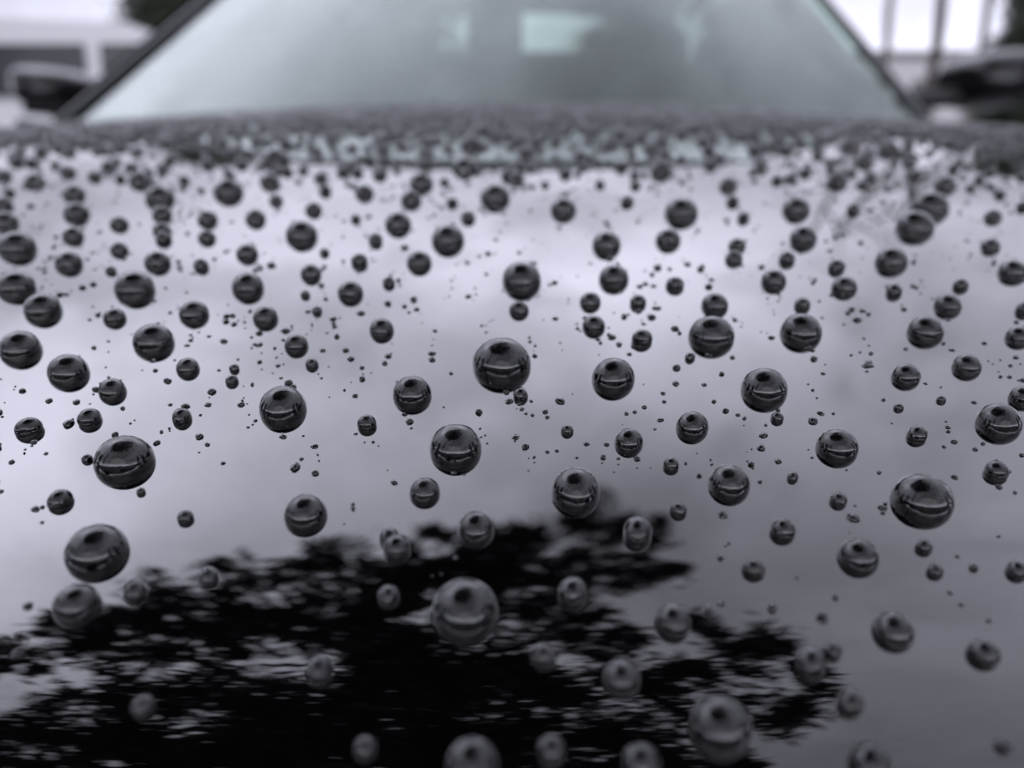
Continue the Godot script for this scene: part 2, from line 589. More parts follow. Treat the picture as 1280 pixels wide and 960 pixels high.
# ---------------------------------------------------------------- trees
func bark_tube(pts: Array, r0: float, r1: float) -> ArrayMesh:
	var c := Curve3D.new()
	for i in pts.size():
		var d: Vector3 = (pts[mini(i + 1, pts.size() - 1)] - pts[maxi(i - 1, 0)]) * 0.17
		c.add_point(pts[i], -d, d)
	var n := 6 * pts.size()
	var line := []
	var rad := []
	for i in n + 1:
		line.append(c.sample_baked(c.get_baked_length() * i / n) + Vector3(rng.randfn(0, 0.012), rng.randfn(0, 0.012), rng.randfn(0, 0.012)))
		rad.append(lerpf(r0, r1, float(i) / n) * rng.randf_range(0.94, 1.06))
	var s := Shape.new()
	tube(s, line, rad, 9)
	return s.mesh()

# a tuft of narrow leaves
func tuft(s: Shape, at: Vector3, size: float, leaf: float, count: int, flatness := 1.0) -> void:
	for i in count:
		var d := Vector3(rng.randfn(), rng.randfn() * flatness, rng.randfn())
		var p := at + d * size * 0.5
		var along_leaf := Vector3(rng.randfn(), rng.randfn() * 0.5, rng.randfn()).normalized()
		var across := along_leaf.cross(Vector3(rng.randfn(), rng.randfn() + 1.2, rng.randfn())).normalized()
		var l := leaf * rng.randf_range(0.6, 1.3)
		var nn := across.cross(along_leaf)
		var a := s.add(p - along_leaf * l, nn)
		var b := s.add(p + across * l * 0.3, nn)
		var c := s.add(p + along_leaf * l, nn)
		var e := s.add(p - across * l * 0.3, nn)
		s.quad(a, b, c, e)

func overhanging_tree() -> void:
	var limbs := [
		[Vector3(-3.30, -0.05, 1.80), Vector3(-3.00, 1.60, 1.80), Vector3(-2.10, 3.50, 1.40), Vector3(-0.89, 5.25, 0.35), Vector3(-1.03, 5.97, -0.69), Vector3(-1.08, 6.46, -1.95), Vector3(-1.09, 6.90, -2.92), Vector3(-0.90, 7.37, -3.73)],
		[Vector3(-1.09, 6.46, -2.26), Vector3(-1.58, 6.34, -2.79), Vector3(-2.00, 6.44, -2.78), Vector3(-2.38, 6.55, -2.75)],
		[Vector3(-1.04, 6.05, -1.58), Vector3(-1.74, 6.20, -1.92), Vector3(-2.51, 6.31, -2.08), Vector3(-3.19, 6.48, -1.95), Vector3(-3.89, 6.62, -1.72)],
		[Vector3(-0.97, 5.63, -0.61), Vector3(-1.68, 5.84, -0.82), Vector3(-2.37, 5.92, -1.29), Vector3(-3.09, 5.99, -1.38), Vector3(-3.79, 6.09, -1.12)],
		[Vector3(-0.90, 5.27, 0.08), Vector3(-1.60, 5.42, -0.15), Vector3(-2.21, 5.53, -0.08), Vector3(-2.82, 5.59, 0.03), Vector3(-3.38, 5.62, -0.23)],
		[Vector3(-1.00, 5.91, -1.32), Vector3(-1.49, 6.10, -1.53), Vector3(-2.03, 6.24, -1.71), Vector3(-2.78, 6.29, -1.74)],
		[Vector3(-0.94, 5.66, -0.27), Vector3(-0.65, 6.01, -0.68), Vector3(-0.23, 6.36, -0.90), Vector3(0.49, 6.63, -1.17)],
		[Vector3(-0.92, 5.47, -0.06), Vector3(-1.42, 5.76, -0.34), Vector3(-2.07, 5.94, -0.61), Vector3(-3.07, 5.90, -0.59)],
		[Vector3(-1.52, 5.21, -0.15), Vector3(-2.17, 5.27, 0.13), Vector3(-2.73, 5.31, 0.25), Vector3(-3.24, 5.35, 0.15)],
		[Vector3(-0.85, 5.06, 0.30), Vector3(-1.43, 5.26, 0.23), Vector3(-2.18, 5.33, 0.30), Vector3(-2.85, 5.35, 0.32)],
		[Vector3(-0.83, 5.17, 0.16), Vector3(-0.38, 5.52, 0.34), Vector3(0.30, 5.82, 0.40), Vector3(0.99, 6.04, 0.40)],
		[Vector3(-0.96, 5.83, -0.67), Vector3(-0.56, 6.11, -1.04), Vector3(0.00, 6.42, -0.95), Vector3(0.72, 6.67, -0.76)],
		[Vector3(-0.89, 5.26, 0.22), Vector3(-0.20, 5.75, 0.14), Vector3(0.59, 6.12, 0.04)],
		[Vector3(-1.08, 6.46, -2.26), Vector3(-0.54, 6.61, -2.77), Vector3(0.00, 6.82, -3.01), Vector3(0.59, 6.97, -3.26)],
		[Vector3(-0.99, 6.52, -2.68), Vector3(-0.28, 6.63, -3.18), Vector3(0.44, 6.76, -3.45), Vector3(0.98, 6.83, -3.73), Vector3(1.41, 7.05, -3.72)],
		[Vector3(-0.98, 6.37, -1.97), Vector3(-0.20, 6.69, -2.48), Vector3(0.71, 6.92, -2.86), Vector3(1.53, 7.09, -3.16)],
		[Vector3(-0.93, 5.98, -1.09), Vector3(-0.24, 6.41, -1.36), Vector3(0.70, 6.66, -1.82), Vector3(1.60, 6.89, -1.93)],
		[Vector3(-0.93, 5.67, -0.15), Vector3(0.00, 6.06, -0.47), Vector3(0.91, 6.28, -0.73), Vector3(1.54, 6.37, -1.36), Vector3(2.06, 6.52, -1.49), Vector3(2.53, 6.79, -0.99)],
		[Vector3(0.93, 6.44, -0.74), Vector3(1.53, 6.63, -0.18), Vector3(2.09, 6.72, -0.51), Vector3(2.49, 6.83, -0.80)],
		[Vector3(-0.92, 5.46, -0.42), Vector3(-0.40, 5.79, -0.23), Vector3(0.32, 6.04, 0.01), Vector3(1.18, 6.17, 0.28), Vector3(1.75, 6.28, 0.31)],
		[Vector3(-0.91, 5.92, -0.83), Vector3(-0.58, 6.11, -1.59), Vector3(0.00, 6.36, -1.91), Vector3(0.39, 6.60, -2.11)],
		[Vector3(-0.9, 5, 0.7), Vector3(0.5, 5.8, 1), Vector3(1.6, 6.2, 1.1)],
		[Vector3(-1, 5.2, 0.6), Vector3(-2, 5.8, 0.9), Vector3(-3, 6.2, 1)],
		[Vector3(-0.93, 4.8, 0.9), Vector3(0.1, 5.7, 1.7), Vector3(0.9, 6.2, 2.3)],
		[Vector3(-0.98, 4.7, 0.9), Vector3(-1.6, 5.6, 1.8), Vector3(-2.2, 6, 2.4)],
		[Vector3(-0.92, 4.9, 0.85), Vector3(-0.5, 5.8, 1.8), Vector3(-0.3, 6.3, 2.6)],
		[Vector3(-0.9, 5.1, 0.7), Vector3(0.3, 6.1, 2.2), Vector3(0.9, 6.6, 3.5)],
		[Vector3(-1, 5.1, 0.7), Vector3(-1.9, 6.1, 2.2), Vector3(-2.6, 6.6, 3.3)],
		[Vector3(-0.9, 5.2, 0.6), Vector3(-0.7, 6.3, 2.6), Vector3(-0.8, 6.8, 4)],
		[Vector3(-0.9, 5.3, 0.5), Vector3(1.2, 6.2, 1.3), Vector3(2.8, 6.7, 1.8)],
		[Vector3(-1, 5.3, 0.5), Vector3(-2.8, 6.2, 1.2), Vector3(-4.2, 6.7, 1.6)],
	]
	var root := thing("pine_tree", "dark spreading pine leaning over the car, mirrored black in the bonnet", "tree", Vector3(-3.3, 0, 1.8))
	var s := Shape.new()
	for i in limbs.size():
		var pts: Array = limbs[i]
		var own := []
		for p: Vector3 in pts: own.append(p - root.position)
		part("trunk" if i == 0 else "limb", bark_tube(own, 0.16 if i == 0 else 0.06, 0.03 if i == 0 else 0.012), M.bark, root)
		var c := Curve3D.new()
		for p: Vector3 in own: c.add_point(p)
		var len := c.get_baked_length()
		var from := 0.62 if i == 0 else 0.05
		var n := int(len * (1.0 - from) * 8.5)
		for k in n:
			var f := from + (1.0 - from) * (k + rng.randf()) / n
			var p := c.sample_baked(f * len)
			# side twigs make flat sprays either side of the limb
			var spread := lerpf(0.30, 0.10, f) if i > 0 else 0.16
			var o := Vector3(rng.randfn() * spread, rng.randfn() * 0.06 + 0.02, rng.randfn() * spread)
			tuft(s, p + o, lerpf(0.34, 0.16, f) * rng.randf_range(0.6, 1.2), 0.085, rng.randi_range(46, 80), 0.4)
			if rng.randf() < 0.5:
				tube(s, [p, p + o * 0.6 + Vector3(0, 0.02, 0), p + o * 1.15], [0.008, 0.006, 0.003], 4)
	var crown := part("crown", s.mesh(), M.needles, root)
	crown.set_meta("kind", "stuff")

# an upright tree whose crown is clumps of leaves round its branches
func upright_tree(called: String, label: String, at: Vector3, height: float, width: float, bare: float, leaves: int, mat: Material, tone: Material) -> void:
	var root := thing(called, label, "tree", at, "trees round the car park")
	part("trunk", bark_tube([Vector3.ZERO, Vector3(0.1, height * 0.5, 0.05), Vector3(0, height * 0.95, 0)], height * 0.022, 0.03), tone, root)
	var s := Shape.new()
	for i in leaves:
		var f := bare + (1.0 - bare) * rng.randf()
		var reach := width * 0.5 * sqrt(maxf(0.05, (1.0 - f) / (1.0 - bare))) * rng.randf_range(0.35, 1.0)
		var az := rng.randf() * TAU
		var p := Vector3(cos(az) * reach, f * height, sin(az) * reach)
		if i % 5 == 0: tube(s, [Vector3(0, f * height - reach * 0.2, 0), p * 0.5 + Vector3(0, f * height * 0.5, 0), p], [0.05, 0.03, 0.01], 4)
		tuft(s, p, width * 0.13, 0.13, 34, 0.7)
	var crown := part("crown", s.mesh(), mat, root)
	crown.set_meta("kind", "stuff")

# ---------------------------------------------------------------- surroundings
func build_van() -> void:
	var van := thing("white_van", "white van with dark side windows parked beyond the black car", "van", Vector3(-5.0, 0, -8.4))
	var s := Shape.new()
	# half profile along its length (x) and height; lofted over its width (z)
	var out := [Vector2(-2.5, 0.35), Vector2(-2.5, 1.0), Vector2(-2.42, 2.02), Vector2(-2.3, 2.16), Vector2(0.0, 2.21), Vector2(1.5, 2.16), Vector2(1.85, 2.05), Vector2(2.32, 1.32), Vector2(2.42, 1.20), Vector2(3.05, 1.05), Vector2(3.22, 0.85), Vector2(3.25, 0.35)]
	for e in [-1.0, 1.0]:
		for i in out.size() - 1:
			var a: Vector2 = out[i]
			var b: Vector2 = out[i + 1]
			var za := 0.95 - 0.10 * smoothstep(1.0, 2.1, a.y)
			var zb := 0.95 - 0.10 * smoothstep(1.0, 2.1, b.y)
			s.flat(Vector3(a.x, a.y, e * za), Vector3(b.x, b.y, e * zb), Vector3(b.x, 0.35, e * 0.95), Vector3(a.x, 0.35, e * 0.95), Vector3(0, 0, e))
	for i in out.size() - 1:
		var a: Vector2 = out[i]
		var b: Vector2 = out[i + 1]
		var za := 0.95 - 0.10 * smoothstep(1.0, 2.1, a.y)
		var zb := 0.95 - 0.10 * smoothstep(1.0, 2.1, b.y)
		s.flat(Vector3(a.x, a.y, -za), Vector3(b.x, b.y, -zb), Vector3(b.x, b.y, zb), Vector3(a.x, a.y, za), Vector3(a.x, a.y - 1.0, 0))
	part("body", s.mesh(), M.white, van)
	for e in [-1.0, 1.0]:
		for w in [[-1.5, -0.22], [-0.03, 1.12], [1.26, 1.9]]:
			s = Shape.new()
			var tip: float = -0.18 if w[0] > 1.2 else 0.0
			s.flat(Vector3(w[0], 1.52, e * 0.915), Vector3(w[1], 1.52, e * 0.915), Vector3(w[1] + tip, 1.98, e * 0.868), Vector3(w[0], 1.98, e * 0.868), Vector3(0, 0, e))
			part("window", s.mesh(), M.van_glass, van, Vector3(0, 0, e * 0.012))
		for x in [-1.55, 2.15]:
			s = Shape.new()
			tube(s, [Vector3(x, 0.34, e * 0.72), Vector3(x, 0.34, e * 0.74), Vector3(x, 0.34, e * 0.95), Vector3(x, 0.34, e * 0.97)], [0.31, 0.34, 0.34, 0.31], 24)
			part("wheel", s.mesh(), M.rubber, van)
	s = Shape.new()
	s.flat(Vector3(1.90, 1.93, -0.80), Vector3(1.90, 1.93, 0.80), Vector3(2.30, 1.35, 0.86), Vector3(2.30, 1.35, -0.86), Vector3(1, 1, 0))
	part("windscreen", s.mesh(), M.tint, van, Vector3(0.014, 0.010, 0))

func build_building() -> void:
	var b := thing("pale_building", "pale grey low building with rows of windows across the car park", "building", Vector3(17.5, 0, -36))
	part("wall", boxed(Vector3(22, 5.3, 8), 0.05), M.render, b, Vector3(0, 2.65, 0))
	part("roof", boxed(Vector3(22.5, 0.25, 8.5), 0.05), M.concrete, b, Vector3(0, 5.43, 0))
	for row in 2:
		for k in 8:
			var w := part("window", boxed(Vector3(1.0, 1.2, 0.08), 0.02), M.tint, b, Vector3(-9.5 + k * 2.7, 1.5 + row * 2.4, 4.02))
			part("sill", boxed(Vector3(1.2, 0.08, 0.16), 0.02), M.concrete, w, Vector3(0, -0.65, 0.05))

func _ready() -> void:
	rng.seed = 7
	# camera
	var cam := Camera3D.new()
	cam.name = "camera"
	cam.fov = 53.13
	cam.near = 0.02
	cam.far = 1000.0
	var lens := CameraAttributesPhysical.new()
	lens.frustum_focal_length = 24.0
	lens.frustum_near = 0.02
	lens.frustum_far = 1000.0
	lens.frustum_focus_distance = 0.102
	lens.exposure_aperture = 11.0
	cam.attributes = lens
	cam.position = Vector3(0, CAMERA_HEIGHT, 0)
	cam.rotation_degrees = Vector3(-15, 0, 0)
	add_child(cam)
	# sky, light, exposure
	var env := Environment.new()
	env.background_mode = Environment.BG_SKY
	env.sky = Sky.new()
	env.sky.sky_material = overcast()
	env.tonemap_mode = Environment.TONE_MAPPER_LINEAR
	env.tonemap_exposure = 1.0
	env.sdfgi_enabled = true
	env.ssao_enabled = true
	env.ssil_enabled = true
	var we := WorldEnvironment.new()
	we.name = "world"
	we.environment = env
	add_child(we)
	var sun := DirectionalLight3D.new()
	sun.name = "sun"
	sun.light_energy = 0.15
	sun.light_angular_distance = 60.0
	sun.light_color = Color(1.0, 0.98, 0.95)
	sun.shadow_enabled = true
	sun.rotation_degrees = Vector3(-6, 0, 0)
	add_child(sun)
	# materials
	M.paint = paint(Color(0.001, 0.001, 0.0012), 0.02, 0.0, 0.70)
	M.added_dark_core = paint(Color(0.003, 0.003, 0.0035), 0.3, 0.0, 0.1)  # near-black matt core put inside each drop to darken it
	M.gloss = paint(Color(0.008, 0.008, 0.009), 0.12, 0.0, 0.4)
	M.paint.clearcoat_enabled = true
	M.paint.clearcoat = 1.0
	M.paint.clearcoat_roughness = 0.0
	var water := StandardMaterial3D.new()
	water.albedo_color = Color(1, 1, 1, 0)
	water.metallic_specular = 0.70
	water.clearcoat_enabled = true
	water.clearcoat = 0.65
	water.clearcoat_roughness = 0.0
	water.roughness = 0.0
	water.refraction_enabled = true
	water.refraction_scale = 0.0333
	M.water = water
	var glass := StandardMaterial3D.new()
	glass.albedo_color = Color(0.76, 0.87, 0.81, 0.0)
	glass.roughness = 0.0
	glass.refraction_enabled = true
	glass.metallic_specular = 0.33
	glass.refraction_scale = 0.042
	M.glass = glass
	var clear := StandardMaterial3D.new()
	clear.albedo_color = Color(0.3, 0.36, 0.34, 0.3)
	clear.transparency = BaseMaterial3D.TRANSPARENCY_ALPHA
	clear.roughness = 0.02
	M.clear = clear
	M.tint = paint(Color(0.02, 0.024, 0.026), 0.05)
	M.van_glass = paint(Color(0.07, 0.075, 0.08), 0.08)
	M.plastic = paint(Color(0.015, 0.015, 0.016), 0.55)
	M.cloth = paint(Color(0.02, 0.02, 0.021), 0.85)
	M.rubber = paint(Color(0.02, 0.02, 0.02), 0.8)
	M.silver = paint(Color(0.55, 0.56, 0.58), 0.2, 1.0)
	M.white = paint(Color(0.78, 0.78, 0.80), 0.25)
	M.bark = paint(Color(0.06, 0.05, 0.042), 0.9)
	M.pale_bark = paint(Color(0.12, 0.11, 0.10), 0.9)
	M.needles = paint(Color(0.02, 0.026, 0.018), 0.8)
	M.leaves = paint(Color(0.05, 0.066, 0.042), 0.8)
	M.render = paint(Color(0.66, 0.63, 0.64), 0.9)
	M.concrete = paint(Color(0.32, 0.31, 0.31), 0.9)
	var asphalt := paint(Color(0.05, 0.05, 0.053), 0.55)
	var grain := NoiseTexture2D.new()
	grain.width = 512
	grain.height = 512
	grain.seamless = true
	grain.noise = FastNoiseLite.new()
	grain.noise.frequency = 0.06
	grain.noise.fractal_octaves = 5
	var ramp := Gradient.new()
	ramp.colors = PackedColorArray([Color(0.20, 0.20, 0.205), Color(0.27, 0.27, 0.275)])
	grain.color_ramp = ramp
	asphalt.albedo_color = Color.WHITE
	asphalt.albedo_texture = grain
	asphalt.uv1_triplanar = true
	asphalt.uv1_world_triplanar = true
	asphalt.uv1_scale = Vector3(0.7, 0.7, 0.7)
	M.asphalt = asphalt
	# ground
	var plane := PlaneMesh.new()
	plane.size = Vector2(600, 600)
	var ground := part("ground", plane, M.asphalt, self)
	tag(ground, "dark wet asphalt of the car park", "", "", "structure")
	shape_bonnet()
	build_car()
	build_building()
	build_van()
	overhanging_tree()
	upright_tree("conifer_tree", "dark green tree rising behind the white van", Vector3(-7.3, 0, -19), 6.4, 3.6, 0.5, 400, M.leaves, M.bark)
	upright_tree("conifer_tree", "dark tree at the right edge behind the door mirror", Vector3(11.1, 0, -17), 5.9, 3.0, 0.15, 600, M.leaves, M.bark)
	upright_tree("conifer_tree", "distant tree at the left edge above the van's roof", Vector3(-22.6, 0, -30), 8.0, 6.0, 0.2, 400, M.leaves, M.bark)
	upright_tree("leafy_tree", "loose tree straight behind the car, glimpsed through both screens", Vector3(-1.9, 0, -21), 5.0, 4.6, 0.3, 80, M.leaves, M.bark)
	upright_tree("leafy_tree", "second loose tree behind the car, beside the one glimpsed through the windscreen", Vector3(2.9, 0, -23), 5.2, 4.4, 0.3, 90, M.leaves, M.bark)
	var poles := [[7.05, -15.5, 0.08, "thin pale bare tree trunk nearest the windscreen pillar"], [7.9, -15.8, 0.115, "darkest bare tree trunk, between two paler ones"], [9.35, -16.6, 0.09, "pale bare tree trunk nearest the door mirror"]]
	for p in poles:
		var r := thing("bare_tree", p[3], "tree", Vector3(p[0], 0, p[1]), "bare trunks behind the car")
		part("trunk", bark_tube([Vector3.ZERO, Vector3(rng.randfn(0, 0.06), 4.0, 0), Vector3(rng.randfn(0, 0.1), 9.5, 0)], p[2], p[2] * 0.6), M.bark if p[2] > 0.1 else M.pale_bark, r)
		for k in 6:
			var y := 5.5 + k * 0.7
			var a := rng.randf() * TAU
			part("branch", bark_tube([Vector3(0, y, 0), Vector3(cos(a) * 0.8, y + 0.7, sin(a) * 0.8), Vector3(cos(a) * 1.3, y + 1.6, sin(a) * 1.3)], 0.04, 0.012), M.pale_bark, r)
	# the trees round the car park that the beads mirror, dark along their rims
	var places := [[-100.0, 12.0, 6.4, "broad tree off the car's left flank"], [-76.0, 13.5, 5.6, "smaller tree beside the left front wing"], [82.0, 12.5, 6.2, "broad tree off the car's right flank"], [104.0, 14.0, 7.2, "taller tree beyond the right front wing"]]
	for q: Array in places:
		var bearing := deg_to_rad(q[0])
		upright_tree("leafy_tree", q[3], Vector3(sin(bearing) * q[1], 0, -cos(bearing) * q[1]), q[2], 5.0, 0.06, 300, M.leaves, M.bark)
	# water: individual shapes first
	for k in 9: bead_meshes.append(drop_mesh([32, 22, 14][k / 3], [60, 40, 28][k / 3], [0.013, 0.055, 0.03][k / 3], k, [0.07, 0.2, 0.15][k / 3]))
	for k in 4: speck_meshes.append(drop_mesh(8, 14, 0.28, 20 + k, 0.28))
	beads()
	fine_water()

func beads() -> void:
	bead(-1.6, 113.4, 4.34, "large sharp round water bead at the middle of the photo, ring droplet at its foot")
	bead(-48.5, 90.4, 3.42, "biggest sharp bead of the left side, small droplets stuck to its flank and foot")
	bead(-44.6, 75.1, 3.11, "big round bead resting over another big bead just above the dark tree reflection")
	bead(-43.4, 68.3, 2.17, "soft big bead half hidden under a bigger one, at the dark reflection's left tip")
	bead(-4.6, 67.3, 3.27, "big glassy bead standing alone in the middle of the black tree reflection")
	bead(47.9, 83.2, 3.27, "biggest sharp bead of the right side, dark leafy crown mirrored in its top")
	bead(17.9, 56.3, 2.64, "huge blurred bead at the lower edge of the tree reflection, beside its side branch")
	bead(7.5, 84.4, 2.92, "big sharp bead just above the highest tip of the reflected tree")
	bead(-7.2, 92.6, 3.32, "large sharp bead below and beside the widest central bead")
	bead(-31.7, 101.8, 3.25, "large sharp bead standing alone on bare paint between left edge and centre")
	bead(36.3, 106.7, 3.24, "large sharp bead with an angular droplet at its foot, on open grey paint")
	bead(32.4, 122.6, 3.53, "large bead with a smaller bead peeking over its top from behind")
	bead(47.5, 124.3, 3.27, "large bead with a tiny cap droplet peeking above it and a dark speck below")
	bead(65.8, 99.0, 2.80, "large sharp bead near the right edge with another bead touching its top corner")
	bead(68.4, 125.1, 2.74, "mid sized bead in front of a second bead on a diagonal, right third")
	bead(-78.2, 119.5, 3.12, "large sharp bead cut by the left edge, below a touching pair of beads")
	bead(-66.7, 112.1, 2.87, "large sharp bead just inward of the bead cut by the left edge")
	bead(-57.7, 121.2, 3.10, "large bead with a darkened flank, upper one of the left third's sharp beads")
	bead(1.8, 145.0, 3.77, "soft striped bead with a small bead directly under it, above the central bead")
	bead(40.7, 189.2, 3.99, "wide soft dark bead overlapping a rounder bead in front of it")
	bead(33.7, 168.2, 2.66, "soft round bead tucked under the wide dark bead")
	bead(92.6, 180.0, 4.13, "wide soft bead, front one of three overlapping beads near the right mirror's reflection")
	bead(104.8, 197.5, 4.46, "wide soft bead, middle one of three overlapping beads in the far right")
	bead(-13.8, 167.8, 3.58, "soft round bead above the centre, largest of its far row")
	bead(-46.3, 171.8, 3.53, "soft dark squarish bead in the far left centre, dark speck under it")
	bead(-76.0, 212.2, 3.86, "soft dark bead on the bright far paint, upper left, alone on its row")
	bead(-91.9, 206.2, 3.65, "soft bead heading a vertical chain of overlapping beads in the upper left")
	bead(-105.9, 166.4, 3.81, "large soft bead cut by the left edge with arcs of beads stacked behind it")
	bead(-93.1, 144.1, 3.22, "large bead on the left edge overlapped by the bead in front of it")
	bead(-82.5, 133.9, 3.12, "large bead overlapping another on the left edge, a drip trail at its foot")
	bead(69.8, 193.4, 3.36, "soft bead stacked directly behind another, far right of centre")
	bead(63.6, 170.3, 2.98, "soft bead directly in front of another, with a small bead at its lower side")
	bead(19.3, 145.9, 2.83, "soft bead below another bead in the column right of the striped bead")
	bead(20.0, 164.8, 3.07, "soft dark bead at the head of the column right of the striped bead")
	bead(-23.5, 80.6, 2.41, "large slightly soft bead above the long left branch of the reflected tree")
	bead(26.0, 85.8, 2.44, "large sharp bead on grey paint beside the reflected treetop")
	bead(36.9, 74.3, 2.05, "large soft bead on bare paint inward and below the right side's biggest bead")
	bead(36.7, 65.3, 1.91, "large blurred bead alone on grey paint in the lower right")
	bead(41.7, 93.1, 2.51, "large sharp bead with leafy crown mirrored inside, alone in the right third")
	bead(-4.3, 203.3, 3.88, "soft dark hexagonal looking bead in the far centre, alone")
	bead(12.5, 191.5, 3.15, "soft plain round bead in the far centre, with clear paint all round it")
	bead(-70.0, 142.3, 3.60, "large bead with a black flank in the upper left, small ringed bead below it")
	bead(9.9, 60.4, 1.73, "blurred bead with a bright ring in the black of the reflected tree")
	bead(15.6, 66.1, 1.68, "blurred bead on the reflected tree's outer flank, half over black half over grey")
	bead(-4.0, 78.2, 2.08, "clear bead lying over the reflected tree's upper branch edge")
	bead(13.8, 77.6, 1.68, "bead with a wavy foot lying on the reflected tree's topmost branch")
	bead(27.6, 61.9, 1.45, "blurred bead lying over the end of the reflected side branch")
	bead(-3.3, 53.5, 2.21, "big blurred bead cut by the bottom edge, in the black reflection")
	bead(29.8, 53.6, 1.61, "dark blurred bead cut by the bottom edge on grey paint")
	bead(44.2, 63.0, 1.35, "mid sized blurred bead near the right edge, low on grey paint")
	bead(76.7, 156.5, 3.10, "soft bead right below the far overlapping trio")
	bead(98.7, 152.0, 2.56, "soft bead cut by the right edge, dark on its inner side")
	bead(-14.2, 105.2, 2.77, "mid sized sharp bead between the lone left bead and the widest central one")
	bead(14.9, 109.5, 3.16, "large sharp bead with a dark foot, next beyond the widest central bead")
	bead(24.0, 97.4, 2.17, "mid sized sharp bead right of centre, dark crown mirrored inside")
	bead(15.1, 94.0, 1.88, "smallish sharp bead between two larger ones, below the three black specks")
	bead(-17.6, 61.2, 1.28, "dim blurred ring shaped bead in the black left half of the reflection")
	bead(-49.0, 142.3, 3.00, "soft bead with a pale belly above a ringed bead, left of centre")
	bead(-139.8, 232.7, 2.82, "blurred mid-sized bead at twelve o'clock from the big soft bead on the left edge")
	bead(-178.8, 317.5, 2.75, "farther blurred small bead at one o'clock from the big soft bead on the left edge")
	bead(-138.4, 248.2, 2.40, "nearer blurred small bead at one o'clock from the big soft bead on the left edge")
	bead(-118.0, 213.2, 2.84, "farther blurred mid-sized bead at two o'clock from the big soft bead on the left edge")
	bead(-106.6, 192.4, 3.02, "nearer blurred mid-sized bead at two o'clock from the big soft bead on the left edge")
	bead(-97.8, 173.9, 2.28, "blurred mid-sized bead at three o'clock from the big soft bead on the left edge")
	bead(-89.5, 156.2, 2.64, "mid-sized bead at one o'clock from the lower bead of the left edge pair")
	bead(-120.1, 186.0, 2.90, "blurred mid-sized bead at eleven o'clock from the big soft bead on the left edge")
	bead(-131.1, 203.2, 2.27, "blurred small bead at eleven o'clock from the big soft bead on the left edge")
	speck(-123.8, 202.4, 0.88, "black speck of water at one o'clock from the big soft bead on the left edge")
	bead(-91.5, 182.5, 2.02, "blurred small bead at eight o'clock from the head of the left bead chain")
	bead(-82.9, 163.9, 1.83, "small bead at eleven o'clock from the soft big bead in the upper left")
	bead(-78.9, 151.8, 0.99, "tiny bead at ten o'clock from the soft big bead in the upper left")
	bead(-137.9, 294.0, 2.12, "blurred tiny bead at eleven o'clock from the head of the left bead chain")
	bead(-107.7, 229.8, 3.15, "blurred mid-sized bead at ten o'clock from the head of the left bead chain")
	bead(-84.6, 190.0, 2.32, "nearer blurred small bead at six o'clock from the head of the left bead chain")
	bead(-79.1, 176.7, 2.00, "farther blurred small bead at six o'clock from the head of the left bead chain")
	bead(-76.1, 170.3, 1.62, "small bead at six o'clock from the head of the left bead chain")
	bead(-71.4, 155.8, 2.53, "mid-sized bead at one o'clock from the soft big bead in the upper left")
	bead(-71.8, 185.1, 2.31, "nearer blurred small bead at seven o'clock from the far bead at the upper left")
	bead(-66.9, 171.0, 1.90, "farther blurred small bead at seven o'clock from the far bead at the upper left")
	bead(-61.8, 153.6, 1.50, "small bead at ten o'clock from the soft bead in the left centre")
	bead(-54.7, 160.2, 2.22, "mid-sized bead at twelve o'clock from the soft bead in the left centre")
	bead(-60.5, 185.2, 2.45, "blurred mid-sized bead at four o'clock from the far bead at the upper left")
	bead(-156.7, 303.3, 2.14, "blurred tiny bead at ten o'clock from the head of the left bead chain")
	bead(-130.1, 257.5, 2.53, "blurred small bead at ten o'clock from the head of the left bead chain")
	bead(-115.2, 268.9, 1.98, "blurred tiny bead at twelve o'clock from the head of the left bead chain")
	bead(-98.2, 257.8, 2.42, "blurred small bead at eleven o'clock from the far bead at the upper left")
	bead(-94.8, 229.6, 1.50, "blurred tiny bead at two o'clock from the head of the left bead chain")
	bead(-86.9, 256.5, 2.19, "blurred small bead at one o'clock from the far bead at the upper left")
	bead(-163.6, 272.3, 2.33, "second blurred small bead at twelve o'clock from the big soft bead on the left edge")
	bead(-188.3, 306.8, 2.34, "third blurred small bead at twelve o'clock from the big soft bead on the left edge")
	bead(-156.0, 244.2, 2.28, "innermost blurred small bead at twelve o'clock from the big soft bead on the left edge")
	bead(-77.5, 262.3, 4.54, "blurred mid-sized bead at two o'clock from the far bead at the upper left")
	bead(-68.2, 224.0, 2.82, "blurred small bead at three o'clock from the far bead at the upper left")
	bead(-60.5, 202.4, 1.78, "blurred small bead at eleven o'clock from the soft squarish far bead")
	bead(-55.3, 230.1, 2.04, "second blurred small bead at one o'clock from the soft squarish far bead")
	bead(-50.1, 212.6, 1.68, "nearer blurred tiny bead at one o'clock from the soft squarish far bead")
	bead(-48.5, 192.4, 2.11, "innermost blurred small bead at one o'clock from the soft squarish far bead")
	bead(-58.6, 294.0, 2.02, "farther blurred tiny bead at one o'clock from the soft squarish far bead")
	bead(-50.1, 248.7, 2.21, "third blurred small bead at one o'clock from the soft squarish far bead")
	bead(-39.0, 209.3, 2.52, "blurred small bead at two o'clock from the soft squarish far bead")
	bead(-38.9, 234.2, 2.22, "blurred small bead at ten o'clock from the soft big bead above centre")
	bead(-50.5, 309.5, 3.05, "fifth blurred small bead at eleven o'clock from the soft big bead above centre")
	bead(-45.5, 283.4, 2.81, "fourth blurred small bead at eleven o'clock from the soft big bead above centre")
	bead(-41.3, 257.8, 2.31, "third blurred small bead at eleven o'clock from the soft big bead above centre")
	bead(-50.7, 357.5, 2.82, "blurred tiny bead at eleven o'clock from the soft big bead above centre")
	bead(-32.2, 305.3, 3.05, "farther blurred small bead at ten o'clock from the far bead above the centre")
